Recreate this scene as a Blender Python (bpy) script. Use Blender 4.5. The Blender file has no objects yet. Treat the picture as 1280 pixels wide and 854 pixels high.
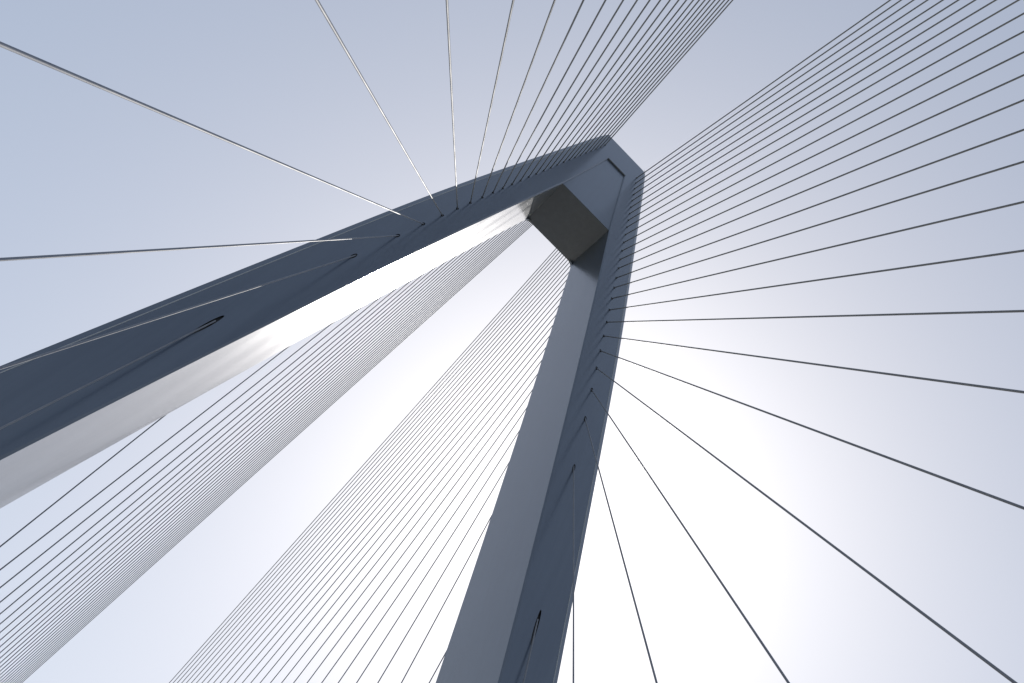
import bpy, bmesh, math, random
from mathutils import Vector, Matrix
from mathutils.geometry import delaunay_2d_cdt

scene = bpy.context.scene
COL = scene.collection

# ------------------------------------------------------------------ camera
# a person on the deck in front of the pylon, wide lens, looking up and tilting the camera
CAM_POS = [-5.6234, -38.1974, 1.9941]
CAM_AXES = [[0.709898, -0.61243, 0.347813], [0.694541, 0.526796, -0.489999], [0.116864, 0.58942, 0.799329]]          # right, down, forward
FOCAL_PX = 993.675          # for a 1280 px wide frame
cam_data = bpy.data.cameras.new('camera')
cam_data.sensor_width = 36.0
cam_data.lens = 36.0 * FOCAL_PX / 1280.0
cam_data.clip_start = 0.1
cam_data.clip_end = 20000.0
cam = bpy.data.objects.new('camera', cam_data)
COL.objects.link(cam)
rgt, dwn, fwd = (Vector(a) for a in CAM_AXES)
R3 = Matrix((rgt, -dwn, -fwd)).transposed()
cam.matrix_world = Matrix.Translation(CAM_POS) @ R3.to_4x4()
scene.camera = cam

# ------------------------------------------------------------------ sky and sun
SUN_AZ = math.radians(25.6)      # from +Y towards +X
SUN_EL = math.radians(45.0)
world = bpy.data.worlds.new('World')
scene.world = world
world.use_nodes = True
wn = world.node_tree.nodes
wl = world.node_tree.links
wn.clear()
w_out = wn.new('ShaderNodeOutputWorld')
w_bg = wn.new('ShaderNodeBackground')
w_sky = wn.new('ShaderNodeTexSky')
w_sky.sky_type = 'NISHITA'
w_sky.sun_disc = False
w_sky.sun_elevation = SUN_EL
w_sky.sun_rotation = SUN_AZ
w_sky.altitude = 0
w_sky.air_density = 1.0
w_sky.dust_density = 2.5
w_sky.ozone_density = 3.0
w_gam = wn.new('ShaderNodeGamma')          # milky, low-contrast haze: evens the whole dome
w_gam.inputs['Gamma'].default_value = 0.42
w_bg.inputs['Strength'].default_value = 0.15
wl.new(w_sky.outputs[0], w_gam.inputs['Color'])
w_tint = wn.new('ShaderNodeMix')
w_tint.data_type = 'RGBA'
w_tint.blend_type = 'MULTIPLY'
w_tint.inputs[0].default_value = 1.0
w_tint.inputs[7].default_value = (0.982, 1.0, 1.042, 1.0)
wl.new(w_gam.outputs[0], w_tint.inputs[6])
wl.new(w_tint.outputs[2], w_bg.inputs['Color'])
wl.new(w_bg.outputs[0], w_out.inputs[0])

sun_data = bpy.data.lights.new('sun', 'SUN')
sun_data.energy = 3.0
sun_data.angle = math.radians(0.55)
sun_data.color = (1.0, 0.955, 0.89)
sun = bpy.data.objects.new('sun', sun_data)
COL.objects.link(sun)
sd = Vector((math.sin(SUN_AZ) * math.cos(SUN_EL), math.cos(SUN_AZ) * math.cos(SUN_EL), math.sin(SUN_EL)))
sun.rotation_euler = sd.to_track_quat('Z', 'Y').to_euler()
sun.location = (60, 120, 160)

scene.view_settings.view_transform = 'Standard'
scene.view_settings.look = 'None'
scene.view_settings.exposure = 1.22
scene.view_settings.gamma = 1.0

# ------------------------------------------------------------------ materials
def new_mat(name):
    m = bpy.data.materials.new(name)
    m.use_nodes = True
    nt = m.node_tree
    return m, nt, nt.nodes['Principled BSDF']

def N(nt, kind, **kw):
    n = nt.nodes.new(kind)
    for k, v in kw.items():
        setattr(n, k, v)
    return n

def mapping(nt, scale):
    tc = N(nt, 'ShaderNodeTexCoord')
    mp = N(nt, 'ShaderNodeMapping')
    mp.inputs['Scale'].default_value = scale
    nt.links.new(tc.outputs['Object'], mp.inputs['Vector'])
    return mp

def noise(nt, vec, scale, detail=4, rough=0.55):
    n = N(nt, 'ShaderNodeTexNoise')
    n.inputs['Scale'].default_value = scale
    n.inputs['Detail'].default_value = detail
    n.inputs['Roughness'].default_value = rough
    nt.links.new(vec.outputs['Vector'], n.inputs['Vector'])
    return n

def ramp(nt, src, stops):
    r = N(nt, 'ShaderNodeValToRGB')
    e = r.color_ramp.elements
    e[0].position, e[0].color = stops[0][0], stops[0][1]
    e[1].position, e[1].color = stops[1][0], stops[1][1]
    nt.links.new(src, r.inputs['Fac'])
    return r

def paint_material(name, lo, hi, rough=(0.28, 0.42), coat=0.6):
    m, nt, b = new_mat(name)
    # long rain streaks down the height, plus broad patchiness
    streak = noise(nt, mapping(nt, (1.6, 1.6, 0.05)), 1.0, 6, 0.6)
    patch = noise(nt, mapping(nt, (0.16, 0.16, 0.10)), 1.0, 5, 0.6)
    mix = N(nt, 'ShaderNodeMath', operation='MULTIPLY_ADD')
    mix.inputs[1].default_value = 0.5
    half = N(nt, 'ShaderNodeMath', operation='MULTIPLY')
    half.inputs[1].default_value = 0.5
    nt.links.new(streak.outputs['Fac'], mix.inputs[0])
    nt.links.new(patch.outputs['Fac'], half.inputs[0])
    nt.links.new(half.outputs[0], mix.inputs[2])
    r = ramp(nt, mix.outputs[0], ((0.36, lo + (1,)), (0.62, hi + (1,))))
    nt.links.new(r.outputs['Color'], b.inputs['Base Color'])
    rr = N(nt, 'ShaderNodeMapRange')
    rr.inputs['From Min'].default_value = 0.35
    rr.inputs['From Max'].default_value = 0.65
    rr.inputs['To Min'].default_value = rough[0]
    rr.inputs['To Max'].default_value = rough[1]
    nt.links.new(streak.outputs['Fac'], rr.inputs['Value'])
    nt.links.new(rr.outputs[0], b.inputs['Roughness'])
    b.inputs['Coat Weight'].default_value = coat
    b.inputs['Coat Roughness'].default_value = 0.24
    b.inputs['Coat IOR'].default_value = 1.6
    # the plates are never dead flat: slow waves between the stiffeners
    wave = noise(nt, mapping(nt, (0.45, 0.45, 0.22)), 1.0, 2, 0.4)
    bp = N(nt, 'ShaderNodeBump')
    bp.inputs['Strength'].default_value = 0.010
    bp.inputs['Distance'].default_value = 0.10
    nt.links.new(wave.outputs['Fac'], bp.inputs['Height'])
    nt.links.new(bp.outputs[0], b.inputs['Normal'])
    nt.links.new(bp.outputs[0], b.inputs['Coat Normal'])
    return m

def flat_material(name, lo, hi, scale, rough, bump=0.0, spec=0.5):
    m, nt, b = new_mat(name)
    n1 = noise(nt, mapping(nt, (1, 1, 1)), scale, 8, 0.6)
    r = ramp(nt, n1.outputs['Fac'], ((0.3, lo + (1,)), (0.7, hi + (1,))))
    nt.links.new(r.outputs['Color'], b.inputs['Base Color'])
    b.inputs['Roughness'].default_value = rough
    b.inputs['Specular IOR Level'].default_value = spec
    if bump:
        bp = N(nt, 'ShaderNodeBump')
        bp.inputs['Strength'].default_value = bump
        bp.inputs['Distance'].default_value = 0.02
        nt.links.new(n1.outputs['Fac'], bp.inputs['Height'])
        nt.links.new(bp.outputs[0], b.inputs['Normal'])
    return m

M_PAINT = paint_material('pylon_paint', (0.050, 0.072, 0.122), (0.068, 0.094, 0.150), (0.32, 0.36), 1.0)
M_TUBE = flat_material('socket_dark_steel', (0.012, 0.013, 0.016), (0.03, 0.03, 0.034), 3.0, 0.55)
M_COLLAR = flat_material('collar_paint', (0.34, 0.36, 0.40), (0.42, 0.44, 0.47), 2.0, 0.4)
M_CABLE = flat_material('cable_sheath', (0.19, 0.205, 0.25), (0.25, 0.265, 0.31), 1.3, 0.62, 0.0, 0.25)
M_ASPHALT = flat_material('asphalt', (0.055, 0.052, 0.046), (0.088, 0.083, 0.074), 8.0, 0.9, 0.4)
M_DECK = flat_material('deck_concrete', (0.26, 0.245, 0.21), (0.38, 0.355, 0.31), 1.5, 0.8, 0.2)
M_MARK = flat_material('road_paint', (0.6, 0.6, 0.58), (0.8, 0.8, 0.78), 6.0, 0.6)
M_WATER = flat_material('water', (0.105, 0.100, 0.058), (0.135, 0.130, 0.078), 0.05, 0.16, 0.0)

# ------------------------------------------------------------------ helpers
def link_mesh(name, verts, faces, mat, parent=None, smooth=None):
    me = bpy.data.meshes.new(name)
    me.from_pydata([tuple(v) for v in verts], [], faces)
    me.materials.append(mat)
    me.update()
    if smooth is not None:
        me.shade_smooth()
        me.set_sharp_from_angle(angle=math.radians(smooth))
    ob = bpy.data.objects.new(name, me)
    COL.objects.link(ob)
    if parent is not None:
        ob.parent = parent
    return ob

def tube(p0, p1, radius, sides, up=Vector((1, 0, 0)), rings=1):
    """verts and side faces of a straight tube p0..p1"""
    a = (p1 - p0).normalized()
    u = a.cross(up).normalized()
    v = a.cross(u)
    vs, fs = [], []
    for k in range(rings + 1):
        c = p0.lerp(p1, k / rings)
        for i in range(sides):
            t = 2 * math.pi * i / sides
            vs.append(c + (u * math.cos(t) + v * math.sin(t)) * radius)
    for k in range(rings):
        for i in range(sides):
            j = (i + 1) % sides
            fs.append((k * sides + i, k * sides + j, (k + 1) * sides + j, (k + 1) * sides + i))
    return vs, fs

# ------------------------------------------------------------------ pylon shape (metres, z up, deck at 0)
H = 100.0                    # top of the pylon above the deck
ZBASE = -38.0
DEPTH = 5.903                # thickness at the top, along the bridge
TAPER = 0.013683             # each face leans out by this much per metre of height
SOFFIT = 80.66
JOINT = 79.93                # where the legs meet the head
BOW = -2.8045

def bow(z): return BOW * ((H - z) / 100.0) ** 2 if z > 0 else BOW + BOW * 2 * (-z / 100.0)
def x_in(z): return -0.1772 + 0.19763 * (H - z) + bow(z)
def x_out(z): return 3.5763 + 0.2021 * (H - z) + bow(z) + 0.17 * math.exp(-((z - 63.0) / 17.0) ** 2)
def x_hole(z): return 2.1921 + 0.186217 * (H - z) + bow(z)
def y_front(z): return -TAPER * (H - z)
def y_back(z): return DEPTH + TAPER * (H - z)

HOLE_Z = [96.569, 95.14, 93.636, 92.117, 90.576, 88.93, 87.364, 85.801, 84.224, 82.523, 80.82, 79.06, 77.288, 75.523, 73.671, 71.835, 69.906, 67.94, 65.904, 63.712, 61.454, 58.947, 56.013, 52.346, 46.779, 33.089]
DECK_Y = [229.35, 221.72, 213.37, 204.4, 195.81, 189.99, 183.65, 175.12, 167.05, 157.74, 148.06, 138.05, 128.02, 118.42, 108.5, 99.54, 89.84, 80.29, 71.02, 61.71, 52.34, 43.18, 34.04, 24.68, 15.17, 4.81]
# far-side cables: x and z on the pylon's back face, x on the deck edge, distance behind the pylon
REAR = [[1.707, 97.018, 14.552, 191.512], [1.961, 95.65, 14.488, 183.94], [2.227, 94.211, 14.422, 176.249], [2.494, 92.757, 14.357, 168.49], [2.764, 91.282, 14.291, 160.799], [3.052, 89.706, 14.226, 153.147], [3.324, 88.208, 14.162, 145.555], [3.594, 86.712, 14.097, 137.922], [3.865, 85.203, 14.034, 130.496], [4.156, 83.574, 13.971, 123.16], [4.446, 81.945, 13.909, 115.781], [4.745, 80.26, 13.844, 108.22], [5.043, 78.564, 13.78, 100.69], [5.339, 76.875, 13.717, 93.19], [5.648, 75.103, 13.654, 85.767], [5.952, 73.346, 13.588, 78.034], [6.27, 71.499, 13.521, 70.129], [6.592, 69.617, 13.454, 62.222], [6.924, 67.669, 13.388, 54.493], [7.278, 65.571, 13.321, 46.637], [7.641, 63.41, 13.255, 38.883], [8.04, 61.01, 13.188, 31.006], [8.503, 58.203, 13.123, 23.285], [9.076, 54.693, 13.055, 15.377], [9.933, 49.365, 12.994, 8.086], [11.971, 36.262, 12.975, 5.907]]

def deck_x(d): return 16.5694 + 0.84485 * d / 100.0

def near_cable(side, i):
    z = HOLE_Z[i]
    a = Vector((side * x_hole(z), y_front(z), z))
    b = Vector((side * deck_x(DECK_Y[i]), -DECK_Y[i], 0.15))
    return a, b

def far_cable(side, i):
    xa, za, xb, yb = REAR[i]
    a = Vector((side * xa, y_back(za), za))
    b = Vector((side * xb, DEPTH + yb - 0.0, 0.15))
    return a, b

def hole_radius(i): return 0.125 if i < 22 else (0.13 if i < 25 else 0.135)

def hole_ring(side, i, n=20):
    """where an oblique round tube along the cable meets the front plane: an ellipse stretched up the leg"""
    a, b = near_cable(side, i)
    ax = (b - a).normalized()
    u = ax.cross(Vector((1, 0, 0))).normalized()
    v = ax.cross(u)
    r = hole_radius(i)
    nrm = Vector((0, -1, TAPER)).normalized()        # plane y = -TAPER (H - z)
    ring = []
    for k in range(n):
        t = 2 * math.pi * k / n
        p = a + (u * math.cos(t) + v * math.sin(t)) * r
        s = -((p - a).dot(nrm)) / ax.dot(nrm)
        ring.append(p + ax * s)
    return ring, ax

def inset(poly, dist):
    """move every edge of an anticlockwise (x, z) polygon inward by its own distance"""
    n = len(poly)
    out = []
    for i in range(n):
        p0, p1, p2 = Vector(poly[i - 1]), Vector(poly[i]), Vector(poly[(i + 1) % n])
        d0, d1 = (p1 - p0).normalized(), (p2 - p1).normalized()
        n0, n1 = Vector((-d0.y, d0.x)), Vector((-d1.y, d1.x))
        a, b = dist[i - 1], dist[i]
        den = d0.x * d1.y - d0.y * d1.x
        if abs(den) < 0.02:
            out.append(p1 + (n0 + n1) * 0.25 * (a + b))
        else:
            q0, q1 = p1 + n0 * a, p1 + n1 * b
            t = ((q1 - q0).x * d1.y - (q1 - q0).y * d1.x) / den
            out.append(q0 + d0 * t)
    return out

def prism(name, poly, cham, holes, parent, mat, back_holes=()):
    """solid between the front and the back plane; cham[i] is the bevel on edge i (poly[i] to poly[i+1])"""
    n = len(poly)
    ins = inset(poly, cham)
    # how far back the bevelled edge sits at each corner
    dep = []
    for i in range(n):
        c = max(cham[i - 1], cham[i])
        dep.append(0.30 * c if c > 0.3 else c)      # the outer bevel is shallow, the inner one is a true corner
    verts, faces = [], []
    fr_side = [Vector((p[0], y_front(p[1]) + dep[i], p[1])) for i, p in enumerate(poly)]
    bk_side = [Vector((p[0], y_back(p[1]) - dep[i], p[1])) for i, p in enumerate(poly)]
    fr_in = [Vector((p.x, y_front(p.y), p.y)) for p in ins]
    bk_in = [Vector((p.x, y_back(p.y), p.y)) for p in ins]
    verts = fr_in + fr_side + bk_side + bk_in
    for i in range(n):
        j = (i + 1) % n
        for k in range(3):
            faces.append((k * n + i, k * n + j, (k + 1) * n + j, (k + 1) * n + i))
    # front and back sheets, the front one with the real cable openings cut through
    def sheet(ring_pts, hole_list, yfun, flip):
        pts = [Vector((p.x, p.z)) for p in ring_pts]
        fc = [list(range(len(pts)))]
        edges = [(i, (i + 1) % len(pts)) for i in range(len(pts))]
        for h in hole_list:
            base = len(pts)
            pts += [Vector((p.x, p.z)) for p in h]
            edges += [(base + i, base + (i + 1) % len(h)) for i in range(len(h))]
        ov, oe, of, *_ = delaunay_2d_cdt(pts, edges, [], 1, 1e-6)
        hp = [[Vector((p.x, p.z)) for p in h] for h in hole_list]
        outer = [Vector((p.x, p.z)) for p in ring_pts]
        def inside(q, pg):
            c = False
            for i in range(len(pg)):
                a, b = pg[i - 1], pg[i]
                if (a.y > q.y) != (b.y > q.y) and q.x < (b.x - a.x) * (q.y - a.y) / (b.y - a.y) + a.x:
                    c = not c
            return c
        base = len(verts)
        for v in ov:
            verts.append(Vector((v.x, yfun(v.y), v.y)))
        for f in of:
            c = sum((ov[i] for i in f), Vector((0, 0))) / len(f)
            if not inside(c, outer) or any(inside(c, h) for h in hp):
                continue
            faces.append(tuple(base + i for i in (reversed(f) if flip else f)))
    sheet(fr_in, holes, y_front, False)
    sheet(bk_in, back_holes, y_back, True)
    ob = link_mesh(name, verts, faces, mat, parent)
    bm = bmesh.new()
    bm.from_mesh(ob.data)
    bmesh.ops.remove_doubles(bm, verts=bm.verts, dist=0.0005)
    bmesh.ops.recalc_face_normals(bm, faces=bm.faces)
    bm.to_mesh(ob.data)
    bm.free()
    ob.data.shade_smooth()
    ob.data.set_sharp_from_angle(angle=math.radians(12))
    return ob

pylon = bpy.data.objects.new('bridge_pylon', None)
COL.objects.link(pylon)
pylon['label'] = 'tall pale painted A-shaped bridge pylon with two leaning legs and square head'
pylon['category'] = 'bridge pylon'

CO, CI = 0.36, 0.12          # bevels: outer and inner edge of the legs
rings = {(s, i): hole_ring(s, i, 28 if i > 21 else 18) for s in (-1, 1) for i in range(26)}

def holes_between(z0, z1, sides=(-1, 1)):
    return [rings[(s, i)][0] for s in sides for i in range(26) if z0 < HOLE_Z[i] < z1]

# two legs
zs_leg = [JOINT - k * (JOINT - ZBASE) / 40 for k in range(41)]
for s in (-1, 1):
    chain_out = [(s * x_out(z), z) for z in zs_leg]
    chain_in = [(s * x_in(z), z) for z in reversed(zs_leg)]
    poly = chain_out + chain_in
    ch = [CO] * 40 + [0.0] + [CI] * 40 + [0.0]
    if s > 0:                                  # make it anticlockwise in (x, z)
        poly = poly[::-1]
        m = len(poly)
        ch = [ch[(m - 2 - k) % m] for k in range(m)]
    prism('leg', poly, ch, holes_between(ZBASE, JOINT, (s,)), pylon, M_PAINT)

# weld bead running up each leg where the flat face meets the outer bevel
for s in (-1, 1):
    vs, fs = [], []
    zz = [99.0 - k * (99.0 - ZBASE) / 44 for k in range(45)]
    for z in zz:
        x = x_out(z) - CO
        y = y_front(z)
        vs += [Vector((s * (x - 0.03), y - 0.002, z)), Vector((s * (x - 0.01), y - 0.022, z)), Vector((s * (x + 0.02), y - 0.022, z)), Vector((s * (x + 0.04), y + 0.014, z))]
    for k in range(44):
        for j in range(3):
            a = k * 4 + j
            fs.append((a, a + 1, a + 5, a + 4) if s > 0 else (a + 1, a, a + 4, a + 5))
    link_mesh('weld_bead', vs, fs, M_COLLAR, pylon, smooth=20)

# the head: both strips run together under a level top, round a sunk panel
right_out = [(x_out(JOINT), JOINT), (x_out(85), 85), (x_out(90), 90), (x_out(95), 95), (3.66, 99.25), (3.55, 99.62), (3.34, 99.88), (3.02, 100.0)]
left_out = [(-x, z) for x, z in reversed(right_out)]
notch = [(-x_in(JOINT), JOINT), (-x_in(SOFFIT - 0.02), SOFFIT - 0.02), (-1.42, 94.5), (1.42, 94.5), (x_in(SOFFIT - 0.02), SOFFIT - 0.02), (x_in(JOINT), JOINT)]
poly = right_out + left_out + notch
ch = [CO] * 3 + [0.33, 0.22, 0.15, 0.10] + [0.06] + [0.10, 0.15, 0.22, 0.33] + [CO] * 3 + [0.0] + [CI, 0.10, 0.05, 0.10, CI] + [0.0]
assert len(ch) == len(poly)
prism('head', poly, ch, holes_between(JOINT, H), pylon, M_PAINT)

# sunk panel and the crossbeam underside it ends in
RECESS = 0.20
def web_block():
    prof = [(-x_in(SOFFIT) - 0.12, SOFFIT), (x_in(SOFFIT) + 0.12, SOFFIT), (1.50, 94.62), (-1.50, 94.62)]
    vs = [Vector((x, y_front(z) + RECESS, z)) for x, z in prof] + [Vector((x, y_back(z) - 0.03, z)) for x, z in prof]
    fs = [(0, 1, 2, 3), (7, 6, 5, 4), (0, 4, 5, 1), (1, 5, 6, 2), (2, 6, 7, 3), (3, 7, 4, 0)]
    ob = link_mesh('crossbeam', vs, fs, M_PAINT, pylon)
    bm = bmesh.new(); bm.from_mesh(ob.data)
    e = [e for e in bm.edges if all(abs(v.co.z - SOFFIT) < 1e-4 for v in e.verts) and abs(e.verts[0].co.x - e.verts[1].co.x) > 1]
    bmesh.ops.bevel(bm, geom=e, offset=0.03, segments=2, affect='EDGES')
    bmesh.ops.recalc_face_normals(bm, faces=bm.faces)
    bm.to_mesh(ob.data); bm.free()
    return ob
web_block()

# small gussets rounding the back corners of the opening
for s in (-1, 1):
    x0 = x_in(SOFFIT)
    prof = [(s * (x0 + 0.08), SOFFIT + 0.02), (s * (x0 - 0.55), SOFFIT + 0.02), (s * (x0 - 0.22), SOFFIT - 0.16), (s * (x0 + 0.06), SOFFIT - 0.50), (s * (x0 + 0.22), SOFFIT - 0.95), (s * (x0 + 0.40), SOFFIT - 0.9)]
    ya, yb = y_back(SOFFIT) - 0.30, y_back(SOFFIT) - 0.035
    n = len(prof)
    vs = [Vector((x, ya, z)) for x, z in prof] + [Vector((x, yb, z)) for x, z in prof]
    fs = [tuple(range(n)), tuple(range(2 * n - 1, n - 1, -1))] + [(i, i + n, (i + 1) % n + n, (i + 1) % n) for i in range(n)]
    g = link_mesh('gusset', vs, fs, M_PAINT, pylon)
    bm = bmesh.new(); bm.from_mesh(g.data); bmesh.ops.recalc_face_normals(bm, faces=bm.faces); bm.to_mesh(g.data); bm.free()

# cable openings: the tube behind each hole on the near face, a collar on each far face
for s in (-1, 1):
    for i in range(26):
        ring, ax = rings[(s, i)]
        n = len(ring)
        deep = 0.9 if i < 22 else 1.5
        vs = list(ring) + [p - ax * deep for p in ring]
        fs = [(k, k + n, (k + 1) % n + n, (k + 1) % n) for k in range(n)] + [tuple(range(n, 2 * n))]
        link_mesh('cable_socket', vs, fs, M_TUBE, pylon, smooth=40)
for s in (-1, 1):
    for i in range(26):
        a, b = far_cable(s, i)
        ax = (b - a).normalized()
        L = 0.45 / max(0.25, ax.y)
        r = 0.115
        p0, p1 = a - ax * 0.5, a + ax * L
        vs, fs = tube(p0, p1, r, 16)
        v2, _ = tube(p1, p1 - ax * 0.12, r * 0.72, 16)
        k0 = len(vs)
        vs += v2
        fs += [(16 + k, 16 + (k + 1) % 16, k0 + (k + 1) % 16, k0 + k) for k in range(16)]
        fs += [(k0 + k, k0 + (k + 1) % 16, k0 + 16 + (k + 1) % 16, k0 + 16 + k) for k in range(16)]
        link_mesh('cable_collar', vs, fs, M_COLLAR, pylon, smooth=40)

# ------------------------------------------------------------------ stay cables: each one a thing
ORD = ['topmost', 'second', 'third', 'fourth', 'fifth', 'sixth', 'seventh', 'eighth', 'ninth', 'tenth', 'eleventh', 'twelfth',
       'thirteenth', 'fourteenth', 'fifteenth', 'sixteenth', 'seventeenth', 'eighteenth', 'nineteenth', 'twentieth',
       'twenty-first', 'twenty-second', 'twenty-third', 'twenty-fourth', 'twenty-fifth', 'lowest']

def cable(a, b, r, label, group):
    ax = (b - a).normalized()
    vs, fs = tube(a - ax * 0.6, b, r, 12, rings=6)
    n = len(vs)
    fs.append(tuple(range(11, -1, -1)))
    fs.append(tuple(range(n - 12, n)))
    ob = link_mesh('stay_cable', vs, fs, M_CABLE, None, smooth=40)
    ob['label'] = label
    ob['category'] = 'stay cable'
    ob['group'] = group
    return ob

def where(i):
    if i == 0: return 'from its topmost hole'
    if i == 25: return 'from its lowest hole'
    return 'from its %s hole down' % ORD[i]

NEAR_LOOK = {-1: {22: 'pale sunlit', 23: 'bright-ended', 24: 'glinting', 25: 'faint', 21: 'pale sunlit', 20: 'pale sunlit'},
             1: {19: 'level dark', 25: 'short faint', 24: 'straight-down'}}
for side, word in ((-1, 'left'), (1, 'right')):
    for i in range(26):
        a, b = near_cable(side, i)
        r = 0.051 + 0.013 * (1 - i / 25.0)
        look = NEAR_LOOK[side].get(i, 'dark slim')
        cable(a, b, r, '%s cable on the front of the %s pylon leg, %s' % (look, word, where(i)),
              'near stay cables of the %s leg' % word)
for side, word in ((-1, 'left'), (1, 'right')):
    for i in range(26):
        a, b = far_cable(side, i)
        k = 25 - i
        tail = 'nearest that leg' if k == 0 else ('farthest from that leg' if k == 25 else '%s out from that leg' % ORD[k].replace('-', ''))
        r = 0.040 + 0.012 * (1 - i / 25.0)
        cable(a, b, r, 'thin grey cable behind the %s pylon leg, %s' % (word, tail),
              'far stay cables of the %s leg' % word)

# ------------------------------------------------------------------ deck, road, water (below the frame)
def box_obj(name, x0, x1, y0, y1, z0, z1, mat):
    vs = [(x0, y0, z0), (x1, y0, z0), (x1, y1, z0), (x0, y1, z0), (x0, y0, z1), (x1, y0, z1), (x1, y1, z1), (x0, y1, z1)]
    fs = [(0, 3, 2, 1), (4, 5, 6, 7), (0, 1, 5, 4), (1, 2, 6, 5), (2, 3, 7, 6), (3, 0, 4, 7)]
    o = link_mesh(name, vs, fs, mat)
    o['kind'] = 'structure'
    return o
box_obj('bridge_deck', -16.2, 16.2, -330, 330, -2.4, 0.0, M_DECK)
box_obj('deck_edge', 16.2, 18.9, -330, -2.6, -1.6, 0.15, M_DECK)
box_obj('deck_edge', -18.9, -16.2, -330, -2.6, -1.6, 0.15, M_DECK)
def sheet_obj(name, x0, x1, y0, y1, z, mat):
    o = link_mesh(name, [(x0, y0, z), (x1, y0, z), (x1, y1, z), (x0, y1, z)], [(0, 1, 2, 3)], mat)
    o['kind'] = 'structure'
    return o
sheet_obj('road', -12.6, 12.6, -330, 330, 0.004, M_ASPHALT)
vs, fs = [], []
for xx in (-4.2, 4.2, -8.4, 8.4):
    for k in range(-33, 33):
        b = len(vs)
        vs += [(xx - 0.08, k * 10, 0.008), (xx + 0.08, k * 10, 0.008), (xx + 0.08, k * 10 + 4, 0.008), (xx - 0.08, k * 10 + 4, 0.008)]
        fs.append((b, b + 1, b + 2, b + 3))
for xx in (-12.2, -0.2, 0.2, 12.2):
    b = len(vs)
    vs += [(xx - 0.08, -330, 0.008), (xx + 0.08, -330, 0.008), (xx + 0.08, 330, 0.008), (xx - 0.08, 330, 0.008)]
    fs.append((b, b + 1, b + 2, b + 3))
mk = link_mesh('lane_markings', vs, fs, M_MARK)
mk['kind'] = 'structure'
sheet_obj('water', -9000, 9000, -9000, 9000, -36.0, M_WATER)
